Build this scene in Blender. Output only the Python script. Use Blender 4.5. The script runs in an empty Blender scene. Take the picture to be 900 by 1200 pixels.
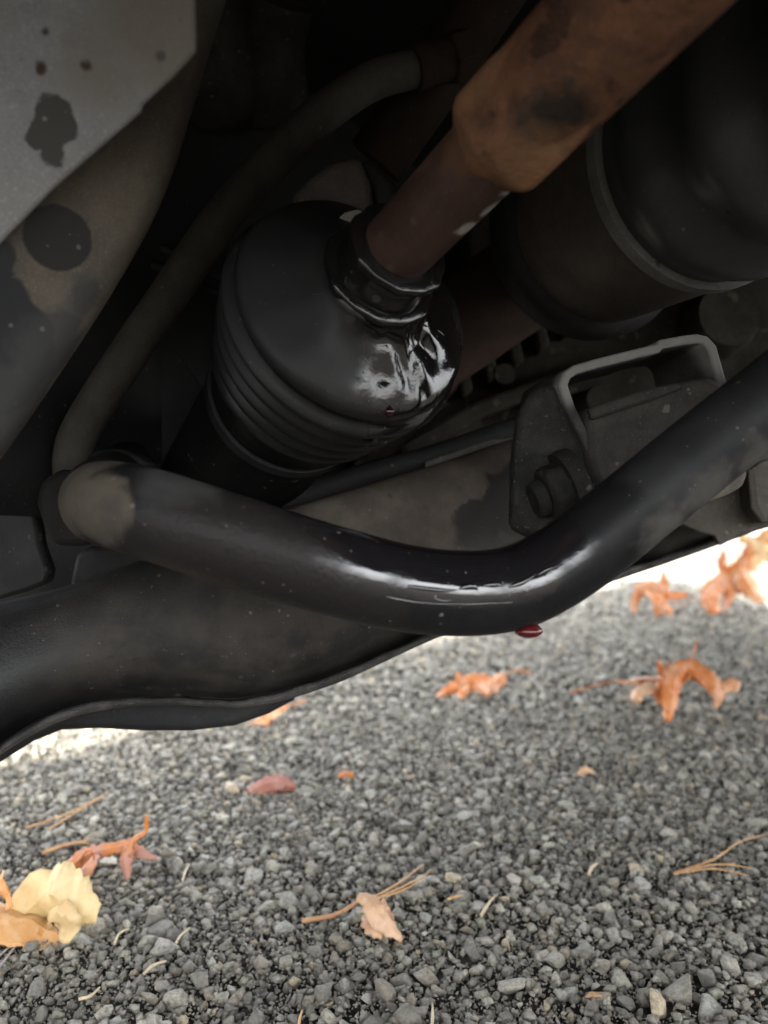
import bpy, bmesh, math, random
import numpy as np
from mathutils import Vector, Matrix, noise as mnoise

random.seed(7)
rng = np.random.default_rng(7)
scene = bpy.context.scene
C = scene.collection
R = math.radians

# ------------------------------------------------------------------ camera
CAM_H = 0.27          # metres above the road
FPX = 900.0           # focal length in pixels of the 900x1200 photograph
HORIZON = 590.0
cam_data = bpy.data.cameras.new('camera')
cam_data.sensor_fit = 'VERTICAL'
cam_data.sensor_height = 36.0
cam_data.lens = 27.0
cam_data.shift_y = (600.0 - HORIZON) / 1200.0 * -1.0
cam_data.clip_start = 0.01
cam_data.clip_end = 500.0
cam_data.dof.use_dof = True
cam_data.dof.focus_distance = 0.37
cam_data.dof.aperture_fstop = 7.0
cam = bpy.data.objects.new('camera', cam_data)
cam.location = (0, 0, CAM_H)
cam.rotation_euler = (R(90), 0, 0)
C.objects.link(cam)
scene.camera = cam

# ------------------------------------------------------------------ world, sun, exposure
SUN_EL, SUN_AZ = R(64), math.atan2(0.73, -0.68)
w = bpy.data.worlds.new('World'); scene.world = w; w.use_nodes = True
nt = w.node_tree
bg = nt.nodes['Background']
sky = nt.nodes.new('ShaderNodeTexSky')
sky.sky_type = 'NISHITA'; sky.sun_disc = False
sky.sun_elevation = SUN_EL; sky.sun_rotation = SUN_AZ
sky.dust_density = 2.5; sky.air_density = 1.0; sky.ozone_density = 0.6
hsv = nt.nodes.new('ShaderNodeHueSaturation'); hsv.inputs['Saturation'].default_value = 0.18   # thin high cloud
nt.links.new(sky.outputs[0], hsv.inputs['Color']); nt.links.new(hsv.outputs[0], bg.inputs[0])
bg.inputs[1].default_value = 0.15
sun_data = bpy.data.lights.new('sun', 'SUN')
sun_data.energy = 3.2; sun_data.angle = R(4.0); sun_data.color = (1.0, 0.95, 0.87)
sun = bpy.data.objects.new('sun', sun_data)
sd = Vector((math.sin(SUN_AZ)*math.cos(SUN_EL), math.cos(SUN_AZ)*math.cos(SUN_EL), math.sin(SUN_EL)))
sun.rotation_euler = (-sd).to_track_quat('-Z', 'Y').to_euler()
sun.location = sd * 20
C.objects.link(sun)
scene.view_settings.view_transform = 'Standard'
scene.view_settings.look = 'None'
scene.view_settings.gamma = 1.0
scene.view_settings.use_curve_mapping = False
scene.view_settings.exposure = 2.85
scene.cycles.max_bounces = 6
scene.cycles.caustics_reflective = False
scene.cycles.caustics_refractive = False

# ------------------------------------------------------------------ helpers
def P(px, py, d):
    """A point d metres in front of the viewpoint, seen along a photograph direction."""
    return Vector(((px - 450.0) / FPX * d, d, CAM_H - (py - HORIZON) / FPX * d))

def on_plane(px, py, p0, n):
    ray = P(px, py, 1.0) - Vector((0, 0, CAM_H))
    t = (p0 - Vector((0, 0, CAM_H))).dot(n) / ray.dot(n)
    return Vector((0, 0, CAM_H)) + ray * t

def ground(px, py, h=0.0):
    d = (CAM_H - h) * FPX / (py - HORIZON)
    return P(px, py, d)

def smooth(me, ang=35):
    me.polygons.foreach_set('use_smooth', [True] * len(me.polygons))
    me.set_sharp_from_angle(angle=R(ang))

def finish(name, verts, faces, mat, parent=None, loc=None, ang=35, bevel=0, segs=2, solid=0, recalc=True):
    """ONE mesh object; verts in world coordinates, origin at the parent's place or at loc."""
    o0 = Vector(parent['_o']) if parent is not None else Vector(loc if loc is not None else (0, 0, 0))
    me = bpy.data.meshes.new(name)
    me.from_pydata([tuple(Vector(v) - o0) for v in verts], [], faces)
    if recalc:
        bm = bmesh.new(); bm.from_mesh(me)
        bmesh.ops.remove_doubles(bm, verts=bm.verts, dist=1e-6)
        bmesh.ops.recalc_face_normals(bm, faces=bm.faces)
        bm.to_mesh(me); bm.free()
    smooth(me, ang)
    me.materials.append(mat)
    o = bpy.data.objects.new(name, me)
    C.objects.link(o)
    o['_o'] = tuple(o0)
    if parent is not None: o.parent = parent
    else: o.location = o0
    if solid:
        m = o.modifiers.new('solid', 'SOLIDIFY'); m.thickness = solid; m.offset = 0
    if bevel:
        m = o.modifiers.new('bevel', 'BEVEL'); m.width = bevel; m.segments = segs
        m.limit_method = 'ANGLE'; m.angle_limit = R(35)
    return o

def tag(o, label, cat=None, group=None, kind=None):
    o['label'] = label
    if cat: o['category'] = cat
    if group: o['group'] = group
    if kind: o['kind'] = kind
    return o

def thing(name, loc, label, cat, group=None):
    o = bpy.data.objects.new(name, None)
    o.empty_display_size = 0.02
    o.location = loc; o['_o'] = tuple(loc)
    C.objects.link(o)
    return tag(o, label, cat, group)

def catmull(pts, n=8):
    pts = [Vector(p) for p in pts]
    q = [pts[0]*2 - pts[1]] + pts + [pts[-1]*2 - pts[-2]]
    out = []
    for i in range(1, len(q) - 2):
        a, b, c, d = q[i-1], q[i], q[i+1], q[i+2]
        for k in range(n):
            t = k / n
            out.append(0.5*((2*b) + (c-a)*t + (2*a-5*b+4*c-d)*t*t + (3*b-a-3*c+d)*t**3))
    out.append(pts[-1])
    return out

def lerp_list(vals, n):
    out = []
    for i in range(n):
        t = i/(n-1)*(len(vals)-1); k = min(int(t), len(vals)-2); f = t-k
        out.append(vals[k]*(1-f)+vals[k+1]*f)
    return out

def tube(pts, radii, seg=20, caps=True, jitter=0.0, round_ends=False):
    pts = [Vector(p) for p in pts]
    n = len(pts)
    if not hasattr(radii, '__len__'): radii = [radii]*n
    if len(radii) != n: radii = lerp_list(list(radii), n)
    verts, faces = [], []
    T = [(pts[min(i+1, n-1)] - pts[max(i-1, 0)]).normalized() for i in range(n)]
    up = Vector((0, 0, 1)) if abs(T[0].z) < 0.9 else Vector((1, 0, 0))
    U = (up - T[0]*up.dot(T[0])).normalized()
    for i in range(n):
        U = (U - T[i]*U.dot(T[i])).normalized()
        V = T[i].cross(U)
        for k in range(seg):
            a = 2*math.pi*k/seg
            rr = radii[i]
            q = pts[i] + (U*math.cos(a) + V*math.sin(a))*rr
            if jitter:
                q += (q-pts[i]).normalized()*jitter*mnoise.noise(q*90)
            verts.append(q)
    for i in range(n-1):
        for k in range(seg):
            a, b = i*seg+k, i*seg+(k+1) % seg
            faces.append((a, b, b+seg, a+seg))
    if caps:
        faces.append(tuple(range(seg-1, -1, -1)))
        faces.append(tuple(range((n-1)*seg, n*seg)))
    return verts, faces

def lathe(o, axis, prof, seg=64, wob=None, angle0=0.0):
    """prof: list of (s, r) along axis from o."""
    axis = Vector(axis).normalized(); o = Vector(o)
    up = Vector((0, 0, 1)) if abs(axis.z) < 0.9 else Vector((1, 0, 0))
    U = (up - axis*up.dot(axis)).normalized(); V = axis.cross(U)
    verts, faces = [], []
    for i, (s, r) in enumerate(prof):
        for k in range(seg):
            a = 2*math.pi*k/seg + angle0
            rr, ss = (r, s) if wob is None else wob(s, r, a)
            verts.append(o + axis*ss + (U*math.cos(a) + V*math.sin(a))*rr)
    n = len(prof)
    for i in range(n-1):
        for k in range(seg):
            a, b = i*seg+k, i*seg+(k+1) % seg
            faces.append((a, b, b+seg, a+seg))
    faces.append(tuple(range(seg-1, -1, -1)))
    faces.append(tuple(range((n-1)*seg, n*seg)))
    return verts, faces

def prism(poly, ext):
    poly = [Vector(p) for p in poly]; ext = Vector(ext); n = len(poly)
    verts = poly + [p+ext for p in poly]
    faces = [tuple(range(n)), tuple(range(2*n-1, n-1, -1))]
    for i in range(n):
        j = (i+1) % n
        faces.append((i, j, j+n, i+n))
    return verts, faces

def box(lo, hi):
    x0, y0, z0 = lo; x1, y1, z1 = hi
    return prism([(x0, y0, z0), (x1, y0, z0), (x1, y1, z0), (x0, y1, z0)], (0, 0, z1-z0))

def grid(rows, close=False):
    m = len(rows[0]); verts = [v for r in rows for v in r]; faces = []
    for i in range(len(rows)-1):
        for k in range(m-1):
            a = i*m+k
            faces.append((a, a+1, a+m+1, a+m))
    return verts, faces

# ------------------------------------------------------------------ materials
class NT:
    def __init__(s, name):
        s.m = bpy.data.materials.new(name); s.m.use_nodes = True
        s.t = s.m.node_tree; s.b = s.t.nodes['Principled BSDF']
        s.co = s.t.nodes.new('ShaderNodeTexCoord').outputs['Object']
    def n(s, t): return s.t.nodes.new(t)
    def put(s, sock, v):
        if v is None: return
        if hasattr(v, 'is_output') or isinstance(v, bpy.types.NodeSocket): s.t.links.new(v, sock)
        else: sock.default_value = v
    def noise(s, scale, detail=5, rough=0.6, vec=None, dist=0.0):
        n = s.n('ShaderNodeTexNoise')
        s.put(n.inputs['Vector'], vec if vec is not None else s.co)
        n.inputs['Scale'].default_value = scale; n.inputs['Detail'].default_value = detail
        n.inputs['Roughness'].default_value = rough; n.inputs['Distortion'].default_value = dist
        return n.outputs['Fac']
    def vor(s, scale, feature='F1', vec=None):
        n = s.n('ShaderNodeTexVoronoi'); n.feature = feature
        s.put(n.inputs['Vector'], vec if vec is not None else s.co)
        n.inputs['Scale'].default_value = scale
        return n.outputs['Distance']
    def rng(s, v, a, b, c=0.0, d=1.0):
        n = s.n('ShaderNodeMapRange'); n.interpolation_type = 'SMOOTHSTEP'
        s.put(n.inputs[0], v); n.inputs[1].default_value = a; n.inputs[2].default_value = b
        n.inputs[3].default_value = c; n.inputs[4].default_value = d
        return n.outputs[0]
    def math(s, op, a, b=None):
        n = s.n('ShaderNodeMath'); n.operation = op
        s.put(n.inputs[0], a); s.put(n.inputs[1], b)
        return n.outputs[0]
    def mix(s, f, a, b):
        n = s.n('ShaderNodeMix'); n.data_type = 'RGBA'
        s.put(n.inputs['Factor'], f)
        for k, v in ((6, a), (7, b)):
            if isinstance(v, (tuple, list)): v = (*v[:3], 1.0)
            s.put(n.inputs[k], v)
        return n.outputs[2]
    def mixf(s, f, a, b):
        n = s.n('ShaderNodeMix'); n.data_type = 'FLOAT'
        s.put(n.inputs['Factor'], f); s.put(n.inputs[2], a); s.put(n.inputs[3], b)
        return n.outputs[0]
    def dist(s, c):
        n = s.n('ShaderNodeVectorMath'); n.operation = 'DISTANCE'
        s.put(n.inputs[0], s.co); n.inputs[1].default_value = tuple(c)
        return n.outputs['Value']
    def bump(s, h, strength=0.3, distance=0.001, normal=None):
        n = s.n('ShaderNodeBump'); n.inputs['Strength'].default_value = 1.0
        s.put(n.inputs['Strength'], strength)
        n.inputs['Distance'].default_value = distance
        s.put(n.inputs['Height'], h); s.put(n.inputs['Normal'], normal)
        return n.outputs['Normal']

def surf(name, base, alt, scale=40, rough=0.5, rough2=None, bump=0.35, bscale=620, bdist=0.0005,
         metallic=0.0, speck=None, speck_scale=160, speck_cut=0.66, layers=(), loc=(0, 0, 0), coat=0.0, spec=None, rdist=.0012, wcoat=1.0, wspec=.8, dspec=.16, dots=(.20, .185, .16)):
    """Weathered surface: two tones, specks, fine relief and stains.
    layers: dicts(spots=[(world_point, radius)], col, rough, soft, amp, nscale, amt)"""
    s = NT(name); lo = Vector(loc)
    f = s.rng(s.noise(scale, 6, 0.62, dist=0.4), 0.36, 0.66)
    col = s.mix(f, base, alt)
    fine = s.noise(scale*7, 4, 0.7)
    col = s.mix(s.rng(fine, 0.3, 0.8, 0.0, 0.35), col, tuple(c*0.45 for c in base))
    rg = s.mixf(f, rough, rough if rough2 is None else rough2)
    if speck:
        sp = s.rng(s.noise(speck_scale, 3, 0.5), speck_cut, speck_cut+0.05)
        col = s.mix(s.math('MULTIPLY', sp, 0.8), col, speck)
        rg = s.mixf(sp, rg, 0.85)
    bstr = bump; rip = None; wet = None
    col = s.mix(s.rng(s.noise(1100, 2, 0.6), .50, .75, 0, .30), col, tuple(min(1, c*1.9+.008) for c in base))
    for L in layers:
        amp = L.get('amp', 0.01)
        nz = s.math('MULTIPLY', s.math('SUBTRACT', s.noise(L.get('nscale', 60), 4, 0.55), 0.5), amp*2)
        m = None
        for c, r in L['spots']:
            dd = s.math('ADD', s.dist(Vector(c)-lo), nz)
            k = s.rng(dd, r-L.get('soft', 0.004), r+L.get('soft', 0.004), 1.0, 0.0)
            m = k if m is None else s.math('MAXIMUM', m, k)
        m = s.math('MULTIPLY', m, L.get('amt', 1.0))
        if L.get('col') is not None:
            lc = L['col']
            if L.get('col2'): lc = s.mix(s.rng(s.noise(scale*1.7, 5, 0.65), 0.35, 0.65), lc, L['col2'])
            col = s.mix(m, col, lc)
        if L.get('rough') is not None: rg = s.mixf(m, rg, L['rough'])
        if L.get('ripple'):
            wet = m
            rip = s.math('MULTIPLY', m, s.math('ADD', s.noise(L['ripple'], 1, .4, dist=.2), s.math('MULTIPLY', s.noise(L['ripple']*3.3, 1, .4), .22)))
        if L.get('bump') is not None: bstr = s.mixf(m, bstr, L['bump'])
    for vs, cut, dc in ((210, .975, tuple(c*.7 for c in dots)), (420, .93, tuple(c*.55 for c in dots)), (95, .972, tuple(c*.3 for c in dots))):
        vn = s.n('ShaderNodeTexVoronoi'); vn.inputs['Scale'].default_value = vs; s.put(vn.inputs['Vector'], s.co)
        sc = s.n('ShaderNodeSeparateColor'); s.put(sc.inputs[0], vn.outputs['Color'])
        dm = s.math('MULTIPLY', s.math('GREATER_THAN', sc.outputs[0], cut), s.rng(s.math('ADD', vn.outputs['Distance'], s.math('MULTIPLY', s.noise(vs*3, 2), .2)), .20, .34, .85, 0))
        col = s.mix(dm, col, dc); rg = s.mixf(dm, rg, .85)
    s.put(s.b.inputs['Base Color'], col)
    s.put(s.b.inputs['Roughness'], rg)
    s.b.inputs['Metallic'].default_value = metallic
    s.b.inputs['Specular IOR Level'].default_value = spec if spec is not None else (0.3 if rough < .5 else 0.18)
    s.b.inputs['Coat Weight'].default_value = coat
    s.b.inputs['Coat Roughness'].default_value = 0.1
    nb = s.bump(s.noise(bscale, 4, 0.6), bstr, bdist)
    nb = s.bump(s.noise(scale*1.2, 3, 0.5), s.math('MULTIPLY', bstr, 0.6) if not isinstance(bstr, float) else bstr*0.6, bdist*3, nb)
    if rip is not None:
        nb = s.bump(rip, .5, rdist, nb)
        s.put(s.b.inputs['Specular IOR Level'], s.mixf(wet, dspec, wspec))      # film of oil
        s.put(s.b.inputs['Coat Weight'], s.math('MULTIPLY', wet, wcoat))
        s.b.inputs['Coat Roughness'].default_value = 0.06; s.b.inputs['Coat IOR'].default_value = 1.5
    s.put(s.b.inputs['Normal'], nb)
    return s.m

def stone_mat(name, use_attr):
    s = NT(name)
    if use_attr:
        a = s.n('ShaderNodeAttribute'); a.attribute_name = 'rnd'; rnd = a.outputs['Fac']
    else:
        rnd = s.n('ShaderNodeObjectInfo').outputs['Random']
    r = s.n('ShaderNodeValToRGB'); s.put(r.inputs[0], rnd)
    cr = r.color_ramp; cr.interpolation = 'CONSTANT'
    stops = [(0.0, (.085, .083, .078)), (.12, (.12, .118, .111)), (.26, (.165, .16, .15)), (.38, (.105, .104, .098)),
             (.50, (.19, .186, .174)), (.62, (.145, .132, .114)), (.72, (.225, .22, .206)), (.82, (.165, .172, .152)),
             (.89, (.20, .205, .205)), (.955, (.25, .215, .165)), (.988, (.30, .295, .275))]
    stops = [(p, (c[0]*2.05, c[1]*1.95, c[2]*1.70)) for p, c in stops]
    cr.elements[0].position = 0; cr.elements[0].color = (*stops[0][1], 1)
    cr.elements[1].position = stops[1][0]; cr.elements[1].color = (*stops[1][1], 1)
    for p, c in stops[2:]:
        e = cr.elements.new(p); e.color = (*c, 1)
    g = s.n('ShaderNodeNewGeometry').outputs['Position']
    n1 = s.noise(420, 5, 0.7, vec=g)
    col = s.mix(s.rng(n1, 0.40, 0.70, 0, 0.62), r.outputs[0], (.06, .056, .048))
    n2 = s.noise(24, 4, 0.6, vec=g)          # soiling and bitumen still clinging to some stones
    col = s.mix(s.rng(n2, 0.50, 0.68, 0, 0.45), col, (.06, .054, .046))
    n3 = s.noise(9, 3, 0.6, vec=g)           # a little moss dust
    col = s.mix(s.rng(n3, 0.60, 0.72, 0, 0.30), col, (.07, .08, .035))
    s.put(s.b.inputs['Base Color'], col)
    s.put(s.b.inputs['Roughness'], s.mixf(n1, 0.22, 0.60))
    s.put(s.b.inputs['Normal'], s.bump(s.noise(520, 6, 0.8, vec=g), 1.0, 0.0022))
    return s.m

def leaf_mat(name, c1, c2, c3, rough=0.38, trans=0.35):
    s = NT(name)
    f = s.rng(s.noise(32, 5, 0.6, dist=0.5), 0.40, 0.60)
    col = s.mix(f, c1, c2)
    col = s.mix(s.rng(s.noise(150, 4, 0.6), 0.52, 0.72), col, c3)
    at = s.n('ShaderNodeAttribute'); at.attribute_name = 'tone'
    col = s.mix(s.rng(at.outputs['Fac'], .45, 1.0, 0, .55), col, tuple(min(.88, c*1.2+.16) for c in c2))
    s.put(s.b.inputs['Base Color'], col)
    s.b.inputs['Roughness'].default_value = rough
    s.put(s.b.inputs['Normal'], s.bump(s.noise(260, 4, 0.6), 0.5, 0.0008))
    tr = s.n('ShaderNodeBsdfTranslucent'); s.put(tr.inputs[0], col)
    mx = s.n('ShaderNodeMixShader'); mx.inputs[0].default_value = trans
    out = s.t.nodes['Material Output']
    s.t.links.new(s.b.outputs[0], mx.inputs[1]); s.t.links.new(tr.outputs[0], mx.inputs[2])
    s.t.links.new(mx.outputs[0], out.inputs[0])
    return s.m

def fluid_mat():
    s = NT('red_fluid')
    s.b.inputs['Base Color'].default_value = (.085, .006, .007, 1)
    s.b.inputs['Roughness'].default_value = 0.04
    s.b.inputs['Transmission Weight'].default_value = 0.0
    s.b.inputs['IOR'].default_value = 1.45
    s.b.inputs['Coat Weight'].default_value = 0.6
    return s.m

M_black = surf('black_plastic', (.018, .018, .019), (.028, .027, .026), 30, .6, .75)
M_dark = surf('dark_grimy_casting', (.045, .040, .033), (.022, .021, .020), 35, .7, .85, speck=(.11, .10, .08))
M_rubber = surf('dark_rubber', (.022, .023, .024), (.034, .034, .034), 28, .5, .65, bump=.25)

# ------------------------------------------------------------------ the road
def build_road():
    s = NT('asphalt_binder')
    g = s.co
    n = s.noise(70, 6, 0.65)
    v = s.vor(115)
    far = s.rng(v, 0.1, 0.55)
    rnd = s.n('ShaderNodeTexVoronoi'); rnd.inputs['Scale'].default_value = 115; s.put(rnd.inputs['Vector'], s.co)
    hs = s.n('ShaderNodeSeparateColor'); s.put(hs.inputs[0], rnd.outputs['Color'])
    chip = s.mix(hs.outputs[0], (.04, .038, .035), (.11, .10, .086))
    col = s.mix(far, chip, (.024, .0225, .020))
    col = s.mix(s.rng(n, .4, .7, 0, .5), col, (.05, .048, .044))
    s.put(s.b.inputs['Base Color'], col)
    s.b.inputs["Roughness"].default_value = 0.9; s.b.inputs["Specular IOR Level"].default_value = 0.1
    s.put(s.b.inputs['Normal'], s.bump(s.math('SUBTRACT', 1.0, v), 0.9, 0.004))
    road = finish('road', [(-60, -60, -.0022), (60, -60, -.0022), (60, 60, -.0022), (-60, 60, -.0022)], [(0, 1, 2, 3)], s.m)
    tag(road, 'worn dark asphalt road of coarse exposed stone under the vehicle', kind='structure')

    # prototypes: angular broken stone
    protos = []
    for i in range(20):
        bm = bmesh.new()
        fl = random.uniform(.55, .85); el = random.uniform(.7, 1.0)
        for k in range(13 if i < 14 else 8):
            v_ = Vector((random.gauss(0, 1), random.gauss(0, 1), random.gauss(0, 1))).normalized()
            v_ *= random.uniform(.85, 1.1)
            bm.verts.new((v_.x, v_.y*el, v_.z*fl))
        r = bmesh.ops.convex_hull(bm, input=bm.verts)
        bmesh.ops.delete(bm, geom=[e for e in r['geom_interior'] if isinstance(e, bmesh.types.BMVert)], context='VERTS')
        bmesh.ops.triangulate(bm, faces=bm.faces)
        bmesh.ops.recalc_face_normals(bm, faces=bm.faces)
        bm.verts.ensure_lookup_table()
        protos.append((np.array([v.co[:] for v in bm.verts]), np.array([[v.index for v in f.verts] for f in bm.faces])))
        bm.free()

    # positions: jittered grids, finer near by
    st = []
    def scatter(y0, y1, step, smin, smax, zk, margin=.16):
        y = y0
        while y < y1:
            half = y*0.56 + margin
            xs = np.arange(-half, half, step)
            for x in xs:
                jx, jy = rng.uniform(-.48, .48, 2)*step
                r = min(smax, smin*math.exp(abs(rng.normal(0, .42))))
                st.append((x+jx, y+jy, r, zk))
            y += step*0.92
    scatter(.26, 1.05, .0078, .0031, .0105, .30)
    scatter(1.05, 1.75, .0098, .0040, .0105, .30)
    scatter(1.75, 3.70, .0165, .0062, .0120, .25, margin=.05)
    scatter(.26, 1.00, .0046, .0014, .0032, .85)
    scatter(.30, .72, .0031, .0008, .0016, 1.5)
    st = np.array(st)
    # a handful of large chips by the lower right, as the photograph shows
    for px, py, rr in ((795, 1165, .0118), (832, 1185, .0110), (768, 1185, .0100), (828, 1152, .0095), (772, 1105, .0075),
                       (885, 1120, .0100), (735, 1180, .0080), (600, 1160, .0090), (500, 1145, .0105), (470, 1150, .0085),
                       (380, 1160, .0080), (700, 1165, .0085), (855, 1135, .0085), (650, 1125, .0090), (550, 1120, .0085)):
        p = ground(px, py)
        d2 = np.hypot(st[:, 0]-p.x, st[:, 1]-p.y)
        st = st[d2 > rr*0.8]
        st = np.vstack([st, [p.x, p.y, rr, .35]])
    N = len(st)
    hgt = np.array([mnoise.noise((float(a)*14, float(b)*14, 0)) for a, b in st[:, :2]])*0.0050 + np.array([mnoise.noise((float(a)*45, float(b)*45, 5)) for a, b in st[:, :2]])*0.0034
    ang = rng.uniform(0, 2*np.pi, N); tx = rng.normal(0, .42, N); ty = rng.normal(0, .42, N)
    zz = st[:, 2]*rng.uniform(-.42, .26, N)*np.minimum(1, st[:, 3]/.3*.6+.4) + np.clip(hgt*.9, -.0011, .0040)
    rndv = rng.uniform(0, 1, N); kind = np.where(st[:, 2] < .0033, rng.integers(14, 20, N), rng.integers(0, 14, N))
    d = st[:, 1]
    sx = 450 + st[:, 0]/d*FPX; sy = HORIZON + CAM_H/d*FPX
    vis = (sx > 5) & (sx < 895) & (sy < 1195) & (sy > 640)
    score = np.where(vis, st[:, 2]/d, 0)
    pick = np.zeros(N, bool); pick[np.argsort(-score)[:300]] = True

    def rot(i):
        ca, sa = math.cos(ang[i]), math.sin(ang[i])
        Rz = np.array([[ca, -sa, 0], [sa, ca, 0], [0, 0, 1]])
        cx, s_x = math.cos(tx[i]), math.sin(tx[i]); cy, s_y = math.cos(ty[i]), math.sin(ty[i])
        Rx = np.array([[1, 0, 0], [0, cx, -s_x], [0, s_x, cx]])
        Ry = np.array([[cy, 0, s_y], [0, 1, 0], [-s_y, 0, cy]])
        return Rz @ Rx @ Ry
    ms_attr = stone_mat('crushed_stone_small', True); ms_obj = stone_mat('crushed_stone', False)
    VV, FF, RN = [], [], []; off = 0
    for i in np.nonzero(~pick)[0]:
        v, f = protos[kind[i]]
        VV.append(v*st[i, 2] @ rot(i).T + np.array([st[i, 0], st[i, 1], zz[i]]))
        FF.append(f+off); RN.append(np.full(len(v), rndv[i])); off += len(v)
    VV = np.concatenate(VV); FF = np.concatenate(FF); RN = np.concatenate(RN)
    me = bpy.data.meshes.new('road_stones')
    me.vertices.add(len(VV)); me.vertices.foreach_set('co', VV.astype(np.float32).ravel())
    me.loops.add(FF.size); me.loops.foreach_set('vertex_index', FF.astype(np.int32).ravel())
    me.polygons.add(len(FF)); me.polygons.foreach_set('loop_start', np.arange(0, FF.size, 3, dtype=np.int32))
    me.update(calc_edges=True)
    at = me.attributes.new('rnd', 'FLOAT', 'POINT'); at.data.foreach_set('value', RN.astype(np.float32))
    me.materials.append(ms_attr)
    o = bpy.data.objects.new('road_stones', me); C.objects.link(o); o.parent = road; o['kind'] = 'stuff'
    pm = []
    for v, f in protos:
        m = bpy.data.meshes.new('stone'); m.from_pydata(v.tolist(), [], f.tolist())
        bm = bmesh.new(); bm.from_mesh(m)
        bmesh.ops.dissolve_limit(bm, angle_limit=R(14), verts=bm.verts, edges=bm.edges)
        bmesh.ops.bevel(bm, geom=list(bm.edges), offset=.07, segments=1, affect='EDGES', clamp_overlap=True)
        bmesh.ops.triangulate(bm, faces=bm.faces)
        bm.to_mesh(m); bm.free()
        m.materials.append(ms_obj); pm.append(m)
    for i in np.nonzero(pick)[0]:
        o = bpy.data.objects.new('stone', pm[kind[i]]); C.objects.link(o); o.parent = road
        Mx = Matrix([list(r) for r in rot(i)*st[i, 2]]).to_4x4()
        Mx.translation = (st[i, 0], st[i, 1], zz[i]); o.matrix_local = Mx
    print('stones', N, 'tris', len(FF))

    conc = surf('concrete', (.36, .34, .30), (.28, .265, .235), 9, .85, .9, bump=.4, bscale=120, bdist=.002)
    k = finish('kerb', *box((-8, 3.80, -.05), (9, 3.95, .105)), conc, bevel=.012)
    tag(k, 'pale concrete kerb at the far edge of the road', kind='structure')
    sw = finish('pavement', *box((-30, 3.955, -.05), (30, 5.6, .098)), conc)
    tag(sw, 'pale concrete pavement behind the kerb', kind='structure')

build_road()

# ------------------------------------------------------------------ vehicle shell (added overhead and behind, shaped to block sun and sky)
BD = Vector((.55, .835, 0)); B0 = Vector((-.142, .533, 0))     # line of the front panel, set by the wanted shadow edge
def bl(t, z): 
    p = B0 + BD*t; return Vector((p.x, p.y, z))
body = thing('added_car_body', (0.6, 0.8, .3), 'black front body shell of the vehicle, added and shaped to shade everything', 'added body shell')
TOP = .62
finish('hood_shade_panel', *prism([bl(-.82, TOP)+Vector((-.012, .008, 0)), (1.22, -.16, TOP), (1.22, 2.3, TOP), bl(2.3, TOP)+Vector((-.012, .008, 0))], (0, 0, .03)), M_black, body)  # unseen cover, outline shaped to place the sun patch and the shade
nrm = Vector((-.835, .55, 0))
finish('bumper_shade_panel', *prism([bl(-.82, .30), bl(-.1, .262), bl(2.3, .262), bl(2.3, TOP-.001), bl(-.82, TOP-.001)], nrm*.012), M_black, body)  # added wall along the shadow edge, keeps far light out
finish('undertray', *prism([bl(.40, .30), (1.03, .86, .30), (1.03, 2.10, .30), bl(1.95, .30)], (0, 0, .01)), M_black, body)
finish('fender_shade_panel', *box((-.57, -.158, .438), (1.04, -.130, TOP-.002)), M_black, body, bevel=.008)  # panel added behind the camera to cut the sky light
sh = [(490, 640), (520, 640), (900, 604), (1600, 575), (1600, 260), (490, 260)]
finish('splash_shield', *prism([P(x, y, .775) for x, y in sh], (0, .01, 0)), M_black, body)
sh = [(-160, 300), (-160, 720), (330, 700), (330, 590), (130, 300)]
finish('wheel_liner', *prism([P(x, y, .520) for x, y in sh], (0, .008, 0)), M_black, body)

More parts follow.
